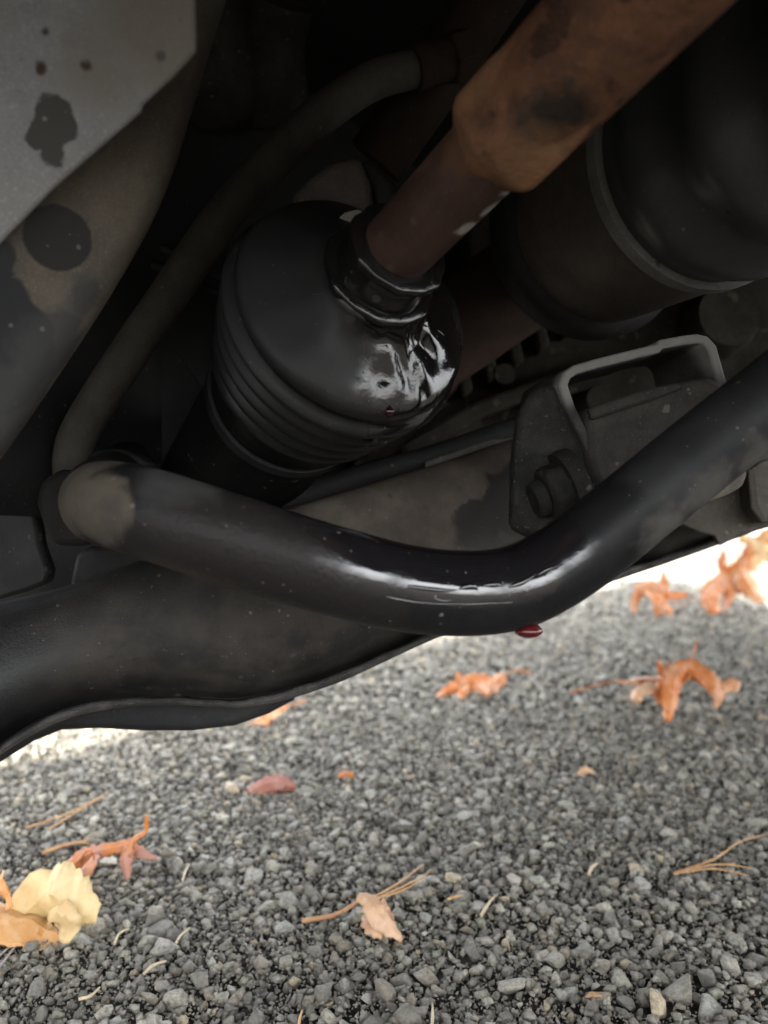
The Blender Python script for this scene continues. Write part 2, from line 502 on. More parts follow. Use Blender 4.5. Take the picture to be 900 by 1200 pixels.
# ------------------------------------------------------------------ crossmember
def build_crossmember():
    loc = P(300, 800, .42)
    m = surf('crossmember_paint', (.013, .013, .013), (.020, .019, .0175), 22, .42, .54, bump=.6, bscale=800, bdist=.0006,
             speck=(.16, .14, .11), speck_scale=210, speck_cut=.70, loc=loc,
             layers=[dict(spots=[(P(420, 585, .44), .045), (P(500, 565, .455), .05), (P(560, 555, .47), .04)], col=(.125, .104, .082), col2=(.075, .062, .050), rough=.85, soft=.02, amp=.02, amt=.95),
                     dict(spots=[(P(300, 740, .40), .05), (P(420, 740, .425), .04), (P(150, 760, .385), .03)], col=(.052, .043, .035), col2=(.020, .018, .016), rough=.8, soft=.03, amp=.02, amt=.8),
                     dict(spots=[(P(545, 620, .47), .020), (P(600, 590, .48), .025), (P(480, 632, .46), .012)], col=(.026, .023, .021), rough=.5, soft=.002, amp=.012, nscale=55),
                     dict(spots=[(P(860, 600, .56), .07)], col=(.12, .105, .088), rough=.85, soft=.02, amp=.02, amt=.8)])
    t = thing('crossmember', loc, 'black pressed steel crossmember with lipped bottom edge, spanning behind the sway bar', 'crossmember')
    S = [(-120, 720, 975, .35), (-60, 712, 930, .36), (0, 706, 884, .372), (40, 697, 858, .378), (90, 684, 837, .384), (150, 662, 827, .39),
         (210, 640, 825, .397), (280, 612, 831, .405), (330, 598, 822, .413), (400, 578, 799, .425), (455, 560, 773, .437), (510, 544, 747, .449), (600, 512, 718, .472),
         (690, 490, 690, .497), (780, 478, 660, .522), (880, 462, 624, .552), (1000, 440, 580, .59)]
    pr = [(0, .09), (0, .03), (.02, .018), (.10, .009), (.25, .002), (.45, -.004), (.62, -.006), (.76, -.001), (.86, .010), (.92, .020),
          (.948, .022), (.956, .016), (.960, .002), (.966, -.004), (.982, -.0055), (.996, -.003), (1.0, .003), (1.0, .03), (.97, .08)]
    rows = []
    xs = [s[0] for s in S]
    fx = np.linspace(-120, 1000, 90)
    def interp(k, x):
        # smooth interpolation through stations
        a = np.array([s[k] for s in S]); return float(np.interp(x, xs, a))
    tops = [interp(1, x) for x in fx]; lips = [interp(2, x) for x in fx]; ds = [interp(3, x) for x in fx]
    ker = np.array([1, 2, 3, 2, 1])/9
    def sm(a):
        b = np.pad(np.array(a), 2, mode='edge'); b[:2] = a[0]; b[-2:] = a[-1]
        return np.convolve(b, ker, 'valid')
    tops, lips, ds = sm(tops), sm(lips), sm(ds)
    for i, x in enumerate(fx):
        H = 190.0
        row = []
        for (tt, off) in pr:
            if tt > .9:
                py = lips[i] - (1-tt)*H
            else:
                py = tops[i] + (lips[i] - .1*H*.8 - tops[i])*(tt/.92)
            row.append(P(x, py, ds[i]+off))
        rows.append(row)
    v, f = grid(rows)
    finish('beam', v, f, m, t, ang=60)
    lm = surf('worn_lip', (.080, .076, .070), (.035, .034, .032), 70, .5, .65, bump=.7, bscale=500, speck=(.17, .15, .125), speck_scale=330, speck_cut=.66)
    rows = []
    for i, x in enumerate(fx):
        th = 9.0 + 1.6*math.sin(x*.021) + .8*math.sin(x*.13)
        y = lips[i]; d = ds[i]
        rows.append([P(x, y-th, d+.010), P(x, y-th-.5, d-.004), P(x, y-th+1.5, d-.0085), P(x, y-th*.45, d-.0098), P(x, y-.5, d-.0085), P(x, y+.6, d-.004), P(x, y+.2, d+.010)])
    v, f = grid(rows)
    finish('lip', v, f, lm, t, ang=60)
    # pan welded below the lip at the left
    low = [(-120, 1000), (-60, 945), (0, 893), (40, 868), (72, 855), (115, 853), (170, 856), (225, 856), (275, 850), (315, 836), (345, 820)]
    rows = []
    for px, py in low:
        d = float(np.interp(px, xs, [s[3] for s in S]))
        rows.append([P(px, py-40, d+.022), P(px, py-8, d+.020), P(px, py-2, d+.022), P(px, py, d+.027), P(px, py, d+.09)])
    v, f = grid(rows)
    finish('lower_pan', v, f, M_black, t, ang=50)
    # upper welded flange strip
    fm = surf('flange_grey', (.13, .12, .10), (.09, .085, .075), 60, .6, .8, speck=(.2, .18, .15))
    a, b = P(498, 541, .475), P(612, 502, .50)
    finish('flange', *prism([a, b, P(612, 508, .50), P(612, 513, .50), P(498, 553, .475)], (0, .035, .002)), fm, t, bevel=.001)
    # end plate at the right
    em = surf('end_plate', (.115, .10, .085), (.075, .068, .06), 40, .7, .85, speck=(.2, .18, .14), bump=.5)
    ep = [(793, 612), (845, 578), (892, 540), (960, 520), (960, 600), (900, 618), (872, 624), (843, 640), (838, 628), (820, 624)]
    finish('end_plate', *prism([P(x, y, .49 + (x-793)*.0001) for x, y in ep], (.01, .03, 0)), em, t, bevel=.0012)
    tb = [(876, 548), (886, 552), (890, 590), (898, 606), (930, 606), (930, 612), (893, 613), (880, 596)]
    finish('stiffener', *prism([P(x, y, .478) for x, y in tb], (.003, .02, 0)), em, t, bevel=.001)
build_crossmember()

# ------------------------------------------------------------------ sway bar
def build_sway_bar():
    loc = P(540, 700, .31)
    m = surf('oily_black_bar', (.010, .010, .011), (.015, .0145, .0145), 18, .34, .44, bump=.35, bscale=380, bdist=.0005, loc=loc,
             speck=(.20, .19, .17), speck_scale=230, speck_cut=.745,
             layers=[dict(spots=[(P(330, 700, .27), .030), (P(250, 670, .265), .032), (P(410, 725, .28), .022)], col=(.019, .0165, .0155), rough=.42, soft=.008, amp=.008, bump=1.0, nscale=70, ripple=0),
                     dict(spots=[(P(85, 600, .27), .019), (P(120, 560, .30), .016), (P(60, 580, .30), .02)], col=(.095, .080, .062), col2=(.060, .052, .044), rough=.85, soft=.003, amp=.010, nscale=70),
                     dict(spots=[(P(215, 545, .28), .016)], col=(.06, .06, .058), rough=.75, soft=.006, amp=.01, amt=.7),
                     dict(spots=[(P(880, 480, .31), .05), (P(800, 560, .31), .022), (P(930, 430, .31), .05)], col=(.028, .028, .029), col2=(.018, .018, .019), rough=.5, soft=.006, amp=.02, nscale=45, amt=.9),
                     dict(spots=[(P(790, 632, .305), .012), (P(850, 585, .305), .012), (P(905, 545, .305), .011)], col=(.11, .10, .088), rough=.8, soft=.006, amp=.01, amt=.6, nscale=120),
                     dict(spots=[(P(500, 652, .29), .0185), (P(550, 660, .295), .0175), (P(610, 652, .30), .0175), (P(445, 637, .285), .0165), (P(400, 622, .285), .013), (P(650, 634, .305), .011)], col=(.010, .009, .010), rough=.08, soft=.007, amp=.007, bump=.10, nscale=60, ripple=34)])
    pts = [P(150, 545, .52), P(140, 560, .43), P(122, 577, .365), P(119, 587, .325), P(135, 592, .298), P(175, 602, .286), P(250, 626, .283), P(330, 651, .287), P(400, 671, .292), P(470, 688, .298),
           P(540, 695, .305), P(600, 689, .311), P(650, 666, .316), P(700, 631, .319), P(760, 582, .321), P(820, 533, .322), P(900, 470, .322), P(1000, 392, .322), P(1100, 315, .322), P(1350, 150, .31), P(1600, 60, .29)]
    path = catmull(pts, 7)
    v, f = tube(path, [.0170]*len(path), 40)
    o = finish('sway_bar', v, f, m, loc=loc, ang=60)
    def on_bar(px, py):
        e = Vector((0, 0, CAM_H)); dr = (P(px, py, 1.0) - e).normalized()
        for i in range(500):
            q = e + dr*(.24 + i*.0003)
            if min((q-p).length for p in path[20:]) < .0170: return q
        return q
    bm_ = surf('oil_film', (.009, .008, .008), (.012, .010, .010), 40, .05, .08, bump=.1, coat=1.0, spec=1.0)
    for pts, r in (([(478, 687), (500, 690), (522, 692), (540, 691)], .0013), ([(538, 690), (552, 687), (560, 691)], .0016), ([(566, 686), (578, 685), (588, 686)], .0014),
                   ([(596, 688), (612, 682), (628, 673)], .0013), ([(630, 674), (640, 668), (652, 664)], .0009), ([(452, 699), (490, 706), (540, 708), (600, 706)], .0008), ([(505, 700), (520, 704), (535, 702)], .0011)):
        pp = catmull([on_bar(*p) for p in pts], 6); n = len(pp)
        vv, ff = tube(pp, [r*(.25+.75*math.sin(math.pi*min(.97, .03+i/(n-1)))) for i in range(n)], 10, jitter=.0006)
        finish('oil_bead', vv, ff, bm_, o, ang=80)
    tag(o, 'thick black sway bar, wet with oil at its bend, dusty brown left end', 'sway bar')
build_sway_bar()

def drop(px, py, d, r, label, stretch=1.3, mat=None):
    c = P(px, py, d)
    prof = [(-1.0, .05), (-.92, .4), (-.7, .72), (-.4, .92), (-.1, 1.0), (.25, .93), (.6, .68), (.9, .45), (1.2, .3), (1.4, .1)]
    v, f = lathe(c, (0, 0, 1), [(s*r*stretch, q*r) for s, q in prof], 16)
    o = finish('fluid_drop', v, f, mat or M_fluid, loc=c, ang=80)
    tag(o, label, 'fluid drop', 'red fluid drops hanging from the oily parts')
M_fluid = fluid_mat()
M_fluid_dark = fluid_mat(); M_fluid_dark.node_tree.nodes['Principled BSDF'].inputs['Base Color'].default_value = (.022, .003, .003, 1)
M_fluid_dark.node_tree.nodes['Principled BSDF'].inputs['Roughness'].default_value = .15
drop(619, 738, .308, .0060, 'red fluid drop hanging under the bend of the black sway bar', .55)

# ------------------------------------------------------------------ steering boot, tie rod
P1 = P(478, 278, .31); P2 = P(600, 150, .26)
AX = (P2 - P1).normalized()
def build_boot():
    AX = (P1 - P(356, 442, .405)).normalized()      # the soft boot sags a little off the rod's line
    c = P1 - AX*.052          # rim plane of the boot
    loc = c
    m = surf('boot_rubber', (.012, .012, .0125), (.017, .0165, .016), 30, .34, .46, rdist=.0004, wcoat=.15, wspec=.5, dspec=.20, dots=(.10, .095, .085), bump=.25, bscale=350, bdist=.0004, loc=loc,
             speck=(.12, .11, .10), speck_scale=260, speck_cut=.77,
             layers=[dict(spots=[(P(520, 400, .335), .036), (P(482, 446, .335), .021), (P(515, 335, .325), .038), (P(490, 480, .36), .03)],
                          col=(.008, .007, .007), rough=.055, soft=.006, amp=.012, nscale=55, bump=.3, ripple=30),
                     dict(spots=[(P(310, 350, .34), .036), (P(370, 300, .33), .020)], col=(.022, .022, .023), rough=.62, soft=.02, amp=.01, amt=.8)])
    t = thing('steering_boot', loc, 'ribbed black rubber steering boot, wet and glossy with oil around its collar', 'rubber boot')
    R0 = .0565
    prof = [(-.085, .040), (-.080, .0455), (-.070, .0458), (-.066, .0468)]
    s = -.062
    for k in range(5):
        amp = .0064 - .0004*(4-k)
        base = .0478 + .0016*k
        for q in range(8):
            ph = q/8*2*math.pi
            prof.append((s + q/8*.0118, base + amp*(0.5-0.5*math.cos(ph))))
        s += .0118
    prof += [(s, .0545), (s+.002, .0562), (s+.0045, .0570), (s+.0068, .0562), (s+.0084, .0548), (s+.0098, .0525), (s+.0118, .0485), (s+.0138, .0440), (s+.0160, .0390), (s+.0185, .0340), (s+.0212, .0300), (s+.0240, .0270), (s+.0265, .0258), (s+.0290, .0250)]
    base_s = s
    bu = (Vector((0, 0, 1)) - AX*AX.z).normalized(); bv = AX.cross(bu)
    fc1 = P(502, 395, .335); fc2 = P(455, 415, .332)
    def wob(ss, r, a):
        k = max(0.0, min(1.0, (ss-base_s)/.02))
        # soft folds pressed into the end face
        fold = .0012*math.sin(3*a+.6) + .0009*math.sin(5*a+2.1) + .0005*math.sin(11*a)
        sag = .0012*math.sin(a*2+1)
        q = c + AX*ss + (bu*math.cos(a) + bv*math.sin(a))*r
        w1 = math.exp(-((q-fc1).length/.020)**2); w2 = math.exp(-((q-fc2).length/.014)**2)
        cr = w1*(.0042*abs(mnoise.noise(q*75)) + .0020*mnoise.noise(q*170) - .0012) + w2*.0022*mnoise.noise(q*130)
        return r + sag*(1-k)*.6 + fold*k*.3 + cr*.6, ss + fold*.5*min(1, k*2)*(1-k*.5) + cr
    v, f = lathe(c, AX, prof, 200, wob)
    finish('bellows', v, f, m, t, ang=75)
    boot_far = thing('boot_far_shade', c - AX*.15, 'far part of the boot, a plain tube coloured black to stand for shade', 'boot shade')
    finish('tube', *lathe(c, AX, [(-.22, .043), (-.095, .043), (-.080, .0435)], 64), surf('boot_shade_black', (.008, .008, .008), (.012, .011, .011), 30, .6, .7), boot_far, ang=50)  # near-black colour stands for the shade on the boot's far part
    finish('band', *lathe(c, AX, [(-.094, .044), (-.0935, .0452), (-.0865, .0452), (-.086, .044)], 64), M_rubber, boot_far, ang=50)
    wm = surf('wet_black_rubber', (.010, .010, .010), (.014, .013, .013), 60, .10, .18, bump=.6, bscale=260, bdist=.0006, coat=.5)
    # collar lips round the rod
    def ring(name, s0, r, h, thick, par):
        pf = [(s0-h/2, r-thick), (s0-h/2, r-.0006), (s0-h*.3, r), (s0+h*.3, r), (s0+h/2, r-.0006), (s0+h/2, r-thick)]
        v, f = lathe(c, AX, pf, 72, lambda ss, rr, a: (rr+.0004*math.sin(7*a)+.0003*math.sin(13*a+1), ss+.0003*math.sin(5*a)))
        return finish(name, v, f, wm, par, ang=60)
    cb = base_s+.028
    col = finish('collar', *lathe(c, AX, [(cb-.002, .0215), (cb-.001, .0222), (cb+.006, .0205), (cb+.012, .0196), (cb+.018, .0202), (cb+.0195, .0196), (cb+.0195, .0150), (cb+.012, .0145)], 72), wm, t, ang=50)
    ring('clamp', cb+.001, .0256, .0050, .006, col)
    ring('lip', cb+.0185, .0218, .0042, .006, col)
    # raised fold lines on the end face
    def fold(pts, r):
        pp = catmull([p - AX*.0006 for p in pts], 8); n = len(pp)
        rr = [r*math.sin(math.pi*min(1, .12+.88*i/(n-1)))**.6*.9+.0002 for i in range(n)]
        v, f = tube(pp, rr, 10)
        finish('fold', v, f, wm, t, ang=80)
    def face(px, py, lift=0.0):
        # point on the boot's conical end face seen in a direction
        n = AX
        o = Vector((0, 0, CAM_H)); dr = (P(px, py, 1.0) - o).normalized()
        lo, hi = .2, .5
        best = None
        for i in range(400):
            tt = .22 + i*.0006
            q = o + dr*tt
            rel = q - c; ss = rel.dot(n); rad = (rel - n*ss).length
            # profile radius at ss
            a = np.array([x[0] for x in prof]); b = np.array([x[1] for x in prof])
            if ss < a[-1] and rad <= float(np.interp(ss, a, b)):
                best = q; break
        return (best if best is not None else o + dr*.34) - dr*lift
    fold([face(496, 380), face(506, 384), face(515, 388), face(522, 394)], .0008)
    fold([face(335, 362), face(352, 352), face(368, 345), face(381, 340)], .0006)
    return c, face
BOOT_C, face = build_boot()
for px, py, r, lab in ((456, 482, .0024, 'dark red fluid drop clinging to the upper ribs of the steering boot'),
                       (428, 522, .0019, 'small dark fluid drop on the lowest rib of the steering boot')):
    q = face(px, py, -.0004)
    d = q.y
    drop(px, py, d, r, lab, .9, M_fluid_dark)
def pool():
    # bead of red fluid caught under the collar
    pts = [face(430, 352, .001), face(446, 361, .0012), face(460, 360, .0014), face(473, 350, .0014), face(481, 340, .001)]
    pp = catmull(pts, 6); n = len(pp)
    v, f = tube(pp, [.0012+.0026*math.sin(math.pi*i/(n-1)) for i in range(n)], 12, jitter=.0012)
    o = finish('fluid_bead', v, f, M_fluid, loc=pts[2], ang=80)
    tag(o, 'glistening dark red bead of fluid pooled under the boot collar', 'fluid bead')
pool()

def build_tie_rod():
    rm = surf('rust_orange', (.225, .108, .062), (.115, .066, .047), 55, .8, .9, bump=.7, bscale=240, bdist=.0010, loc=P2,
              speck=(.055, .032, .025), speck_scale=85, speck_cut=.56,
              layers=[dict(spots=[(P(640, 150, .235), .010), (P(665, 135, .23), .008)], col=(.045, .034, .028), rough=.7, soft=.004, amp=.008, nscale=90),
                      dict(spots=[(P(570, 190, .26), .012), (P(620, 190, .25), .012), (P(555, 90, .25), .012)], col=(.33, .175, .090), col2=(.25, .140, .080), rough=.9, soft=.006, amp=.01, amt=.8)])
    im = surf('dark_rod', (.058, .034, .028), (.082, .047, .037), 50, .38, .55, bump=.4, loc=P2, speck=(.10, .07, .055),
              layers=[dict(spots=[(P(520, 150, .28), .016), (P(560, 160, .26), .016), (P(590, 170, .26), .010)], col=(.13, .065, .035), col2=(.10, .055, .032), rough=.85, soft=.0015, amp=.012, nscale=60),
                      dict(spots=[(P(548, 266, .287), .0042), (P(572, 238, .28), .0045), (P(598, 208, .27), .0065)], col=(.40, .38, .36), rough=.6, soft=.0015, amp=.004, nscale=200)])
    t = thing('tie_rod', P2, 'rusty brown tie rod running from the boot collar to the upper right', 'tie rod')
    finish('rod', *lathe(P1 - AX*.03, AX, [(0, .0150), (.085, .0150), (.100, .0150)], 48), im, t, ang=60)
    L = (P2-P1).length
    s0 = L*.79
    # faceted rod end: eight-sided, then round shank
    pr = [(s0-.001, .0140), (s0, .0155), (s0+.008, .0215), (s0+.011, .0226), (s0+.026, .0224), (s0+.046, .0190)]
    hexo = finish('hex_end', *lathe(P1, AX, pr, 6, angle0=R(12)), rm, t, ang=25, bevel=.0022)
    finish('sleeve', *lathe(P1, AX, [(s0+.024, .0190), (s0+.026, .0196), (s0+.12, .0196), (s0+.18, .0196)], 48), rm, t, ang=50)
build_tie_rod()

# steering housing lump behind the boot top, with pale chip
def build_housing():
    m = surf('housing_cast', (.12, .105, .095), (.085, .076, .07), 60, .55, .7, speck=(.15, .14, .12), speck_scale=330, speck_cut=.66, bump=.5)
    loc = P(400, 230, .37)
    t = thing('steering_housing', loc, 'dusty grey cast housing knob behind the top of the boot', 'housing')
    finish('boss', *prism([P(x, y, .372) for x, y in ((338, 232), (362, 208), (383, 192), (408, 184), (424, 184), (436, 214), (440, 262), (400, 275), (350, 262))], (.002, .04, .01)), m, t, bevel=.004, segs=3)
    finish('flange', *prism([P(x, y, .368) for x, y in ((422, 186), (440, 190), (462, 214), (468, 240), (444, 258), (436, 216))], (.002, .03, .01)), M_rubber, t, bevel=.003)
    pm = surf('pale_seal', (.30, .29, .27), (.22, .215, .2), 80, .5, .6)
    finish('seal', *prism([P(x, y, .350) for x, y in ((395, 256), (404, 248), (420, 244), (428, 250), (426, 262), (406, 262))], (0, .01, .0)), pm, t, bevel=.001)
build_housing()

# ------------------------------------------------------------------ sway bar bracket
def build_bracket():
    D = .395
    loc = P(700, 560, D)
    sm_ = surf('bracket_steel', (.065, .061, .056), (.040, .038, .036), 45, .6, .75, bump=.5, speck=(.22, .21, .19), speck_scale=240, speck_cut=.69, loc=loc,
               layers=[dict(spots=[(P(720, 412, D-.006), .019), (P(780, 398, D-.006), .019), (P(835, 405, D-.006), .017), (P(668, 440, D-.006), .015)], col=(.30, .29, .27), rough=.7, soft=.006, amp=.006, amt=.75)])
    t = thing('bar_bracket', loc, 'grey U shaped steel clamp holding the sway bar, with rubber bushing', 'bracket')
    ext = P(608, 468, D+.050) - P(655, 445, D)
    prof = [(722, 610), (704, 562), (680, 512), (664, 480), (655, 452), (660, 437), (672, 428), (700, 420), (748, 408), (770, 403), (773, 398), (800, 393), (818, 391), (830, 394), (840, 405), (847, 430), (858, 470)]
    def offs(k, t_):
        a = Vector(prof[max(0, k-1)]); b = Vector(prof[min(len(prof)-1, k+1)])
        d = (b-a).normalized(); return Vector(prof[k]) + Vector((-d.y, d.x))*t_
    outer = [P(x, y, D) for x, y in prof]
    inner = [P(*offs(k, 11), D) for k in range(len(prof))]
    n = len(prof); verts, faces = [], []
    for k in range(n):
        verts += [outer[k], inner[k], inner[k]+ext, outer[k]+ext]
    for k in range(n-1):
        a, b = 4*k, 4*(k+1)
        for e in range(4):
            faces.append((a+e, a+(e+1) % 4, b+(e+1) % 4, b+e))
    faces += [(0, 3, 2, 1), tuple(4*(n-1)+e for e in range(4))]
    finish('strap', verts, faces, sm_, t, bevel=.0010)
    bm_ = surf('bushing_rubber', (.062, .056, .050), (.038, .035, .032), 50, .8, .9, bump=.6, bscale=420, speck=(.17, .16, .14))
    bp = [(712, 612), (690, 540), (688, 484), (700, 474), (740, 462), (790, 449), (832, 440), (848, 446), (870, 500), (858, 560), (800, 620)]
    b = finish('bushing', *prism([P(x, y, D-.002) for x, y in bp], ext*.85), bm_, t, bevel=.004, segs=3)
    lp = [(690, 478), (760, 455), (795, 448), (800, 454), (770, 466), (694, 492)]
    finish('rib', *prism([P(x, y, D-.007) for x, y in lp], (0, .006, 0)), bm_, b, bevel=.0015)
    # lower bushing knob seen under the bar
    kp = [(812, 594), (838, 572), (858, 552), (874, 544), (877, 556), (872, 570), (858, 578), (838, 586)]
    km = surf('dusty_tan', (.19, .17, .14), (.13, .115, .10), 70, .85, .9, bump=.7)
    finish('bushing_foot', *prism([P(x, y, .40) for x, y in kp], (0, .02, 0)), km, t, bevel=.003)
    # clamp bolt: washer, hex head, shank end
    wm = surf('bolt_steel', (.026, .024, .022), (.016, .0155, .015), 60, .65, .8, bump=.5, speck=(.13, .12, .1))
    bc = P(664, 572, D-.001)
    ba = (P(612, 592, D-.004) - bc).normalized()
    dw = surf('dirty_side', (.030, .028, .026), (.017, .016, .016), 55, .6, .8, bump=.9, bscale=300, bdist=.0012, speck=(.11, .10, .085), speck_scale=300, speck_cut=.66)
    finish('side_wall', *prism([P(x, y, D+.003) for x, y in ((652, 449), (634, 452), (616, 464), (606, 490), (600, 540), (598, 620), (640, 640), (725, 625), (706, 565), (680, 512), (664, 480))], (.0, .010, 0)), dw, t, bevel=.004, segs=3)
    bo = finish('bolt', *lathe(bc, ba, [(-.006, .0160), (.0095, .0160), (.0125, .0135)], 6, angle0=R(20)), wm, t, ang=25, bevel=.0032, segs=3)
    finish('shank', *lathe(bc + ba*.013, ba, [(0, .0095), (.004, .0095), (.006, .008)], 24), wm, bo, ang=40)
    finish('washer', *lathe(bc, ba, [(-.006, .0195), (-.001, .0198), (.0022, .0190)], 40), wm, bo, ang=40)
build_bracket()

# ------------------------------------------------------------------ axle joint upper right
def build_axle():
    A = P(830, 188, .365); Bp = P(705, 265, .45)
    ax = (A-Bp).normalized(); L = (A-Bp).length
    t = thing('axle_joint', Bp, 'fat black axle joint with ribbed rubber boot in the upper right corner', 'axle joint')
    cm = surf('cup_brown', (.105, .088, .077), (.08, .069, .061), 26, .55, .7, bump=.3, speck=(.09, .075, .06))
    rm = surf('clamp_grey', (.20, .195, .185), (.14, .136, .13), 40, .5, .65)
    bm_ = surf('axle_boot_rubber', (.048, .050, .053), (.06, .061, .063), 16, .34, .42, bump=.2, bdist=.001)
    r = .0595
    finish('cup', *lathe(Bp, ax, [(-.012, .050), (-.008, .056), (.006, .057), (L*.70, .0585), (L*.96, .0585)], 96), cm, t, ang=50)
    finish('rear_ring', *lathe(Bp, ax, [(-.030, .052), (-.026, .060), (-.018, .0635), (-.006, .0640), (.000, .0615), (.002, .056)], 96), M_black, t, ang=50)
    finish('clamp', *lathe(Bp, ax, [(L*.90, .0590), (L*.905, .0612), (L*.985, .0612), (L*.99, .0590)], 96), rm, t, ang=40)
    pf = []
    for i in range(60):
        u = i/59; s = L*.985 + u*.16
        base = .0600 - .020*u**1.5
        pf.append((s, base + .0042*math.cos(u*2*math.pi*4.0+math.pi*1.0)*(.6+u*.4)))
    finish('boot', *lathe(Bp, ax, pf, 96), bm_, t, ang=70)
    finish('outer_shaft', *lathe(Bp, ax, [(L*.985+.155, .038), (L*.985+.165, .040), (L*.985+.17, .020), (L*.985+.40, .019)], 48), M_dark, t, ang=50)
    # the axle itself, running on to the far side
    finish('shaft', *lathe(Bp, ax, [(-.30, .018), (-.028, .018), (-.026, .03), (-.02, .05)], 40), M_dark, t, ang=50)
build_axle()

# ------------------------------------------------------------------ brown pipe behind boot
def pipe(name, pts, r, mat, label, cat, n=6, seg=28):
    pp = catmull(pts, n)
    v, f = tube(pp, r, seg)
    o = finish(name, v, f, mat, loc=pts[0], ang=60)
    return tag(o, label, cat)
M_pipe = surf('rust_brown', (.090, .058, .045), (.06, .043, .036), 20, .75, .85, bump=.4, speck=(.13, .08, .055), speck_scale=60)
M_deep = surf('rust_dark', (.040, .026, .019), (.026, .019, .015), 30, .85, .9, bump=.5)
M_hose = surf('dusty_hose_rubber', (.080, .074, .063), (.055, .051, .044), 30, .8, .9, bump=.3, speck=(.06, .045, .035), speck_scale=80)
pipe('exhaust_pipe', [P(500, 430, .68), P(486, 420, .62), P(500, 408, .59), P(540, 381, .581), P(590, 346, .575), P(680, 285, .565), P(820, 190, .55)], .036, M_pipe,
     'smooth rust brown pipe slanting behind the boot and the axle joint', 'pipe')
pipe('hose', [P(540, 70, .46), P(480, 82, .45), P(430, 98, .44), P(370, 140, .43), P(310, 198, .425), P(255, 262, .425), P(205, 335, .428), P(155, 408, .43), P(112, 474, .435), P(88, 520, .438), P(86, 565, .440), P(98, 615, .450)], .0106, M_hose,
     'dusty grey rubber hose curving down past the left of the boot', 'hose')
pipe('steel_bracket_arm', [P(600, -40, .47), P(545, 40, .48), P(490, 120, .49), P(440, 190, .50)], .020, M_deep,
     'dark rusty arm hanging between the hose end and the tie rod', 'arm', seg=8)
pipe('brake_line', [P(190, 290, .45), P(240, 318, .45), P(268, 332, .45), P(300, 350, .46)], .0028, M_rubber, 'thin dark line bending behind the left edge of the boot', 'line')
pipe('cable', [P(180, 310, .46), P(235, 335, .455), P(262, 348, .455), P(290, 370, .46)], .0028, M_rubber, 'thin dark cable just below the line beside the boot', 'cable')
pipe('fluid_line', [P(250, 600, .47), P(340, 582, .475), P(430, 556, .48), P(510, 534, .49), P(640, 490, .51)], .0075, M_rubber, 'black line running along the top edge of the crossmember', 'line')

# ------------------------------------------------------------------ control arm plates, upper left
def build_arm():
    p0 = P(120, 130, .26); n = Vector((.10, -.92, -.36)).normalized()
    q = lambda x, y: on_plane(x, y, p0, n)
    loc = p0
    pm = surf('galvanised_plate', (.33, .35, .38), (.29, .285, .275), 14, .62, .72, bump=.3, speck=(.16, .13, .11), speck_scale=55, speck_cut=.74, dots=(.34, .34, .34), loc=loc,
              layers=[dict(spots=[(q(190, 30), .022), (q(215, 70), .016), (q(120, 90), .012)], col=(.23, .205, .175), rough=.8, soft=.012, amp=.01, amt=.7),
                      dict(spots=[(q(62, 130), .0055), (q(55, 160), .0062), (q(72, 152), .0050), (q(60, 177), .0045), (q(80, 145), .0030), (q(42, 155), .0025)], col=(.070, .069, .067), rough=.5, soft=.0007, amp=.0040, nscale=150),
                      dict(spots=[(q(48, 80), .0018), (q(102, 78), .0014), (q(54, 38), .0010), (q(98, 76), .0010)], col=(.08, .05, .04), rough=.8, soft=.0008, amp=.002, nscale=200)])
    t = thing('control_arm', loc, 'pale grey control arm with dark oil spots in the upper left corner', 'control arm')
    poly = [(-160, -120), (232, -120), (228, 0), (230, 60), (200, 92), (167, 122), (164, 131), (110, 178), (60, 222), (0, 284), (-80, 362), (-160, 440)]
    finish('upper_plate', *prism([q(*p) for p in poly], -n*.004), pm, t, bevel=.0012)
    bm_ = surf('arm_tan', (.140, .120, .096), (.092, .082, .070), 22, .75, .85, bump=.5, speck=(.26, .23, .19), speck_scale=120, speck_cut=.70, loc=loc,
               layers=[dict(spots=[(P(68, 279, .283), .0118)], col=(.022, .020, .018), rough=.45, soft=.0006, amp=.0010, nscale=200),
                       dict(spots=[(P(-25, 412, .275), .0275), (P(-4, 352, .272), .0150), (P(-35, 312, .268), .0165)], col=(.026, .027, .029), rough=.55, soft=.0010, amp=.0035, nscale=110),
                       dict(spots=[(P(105, 350, .29), .0085), (P(70, 420, .29), .018), (P(20, 500, .29), .025)], col=(.050, .050, .050), rough=.6, soft=.003, amp=.008, nscale=80, amt=.85)])
    edge = [(300, -130), (262, 0), (240, 70), (222, 130), (202, 195), (180, 250), (150, 306), (110, 372), (55, 455), (0, 534), (-60, 615), (-120, 690)]
    rows = []
    for (x, y) in [tuple(v)[:2] for v in catmull([Vector((a, b, 0)) for a, b in edge], 5)]:
        row = [P(x-230, y-30, .262), P(x-120, y-18, .281), P(x-60, y-9, .289), P(x-34, y-5, .292), P(x-16, y-2, .296), P(x-5, y, .303), P(x, y, .313), P(x-2, y, .327), P(x-10, y, .345)]
        rows.append(row)
    v, f = grid(rows)
    finish('lower_shell', v, f, bm_, t, ang=70, solid=.002)
build_arm()

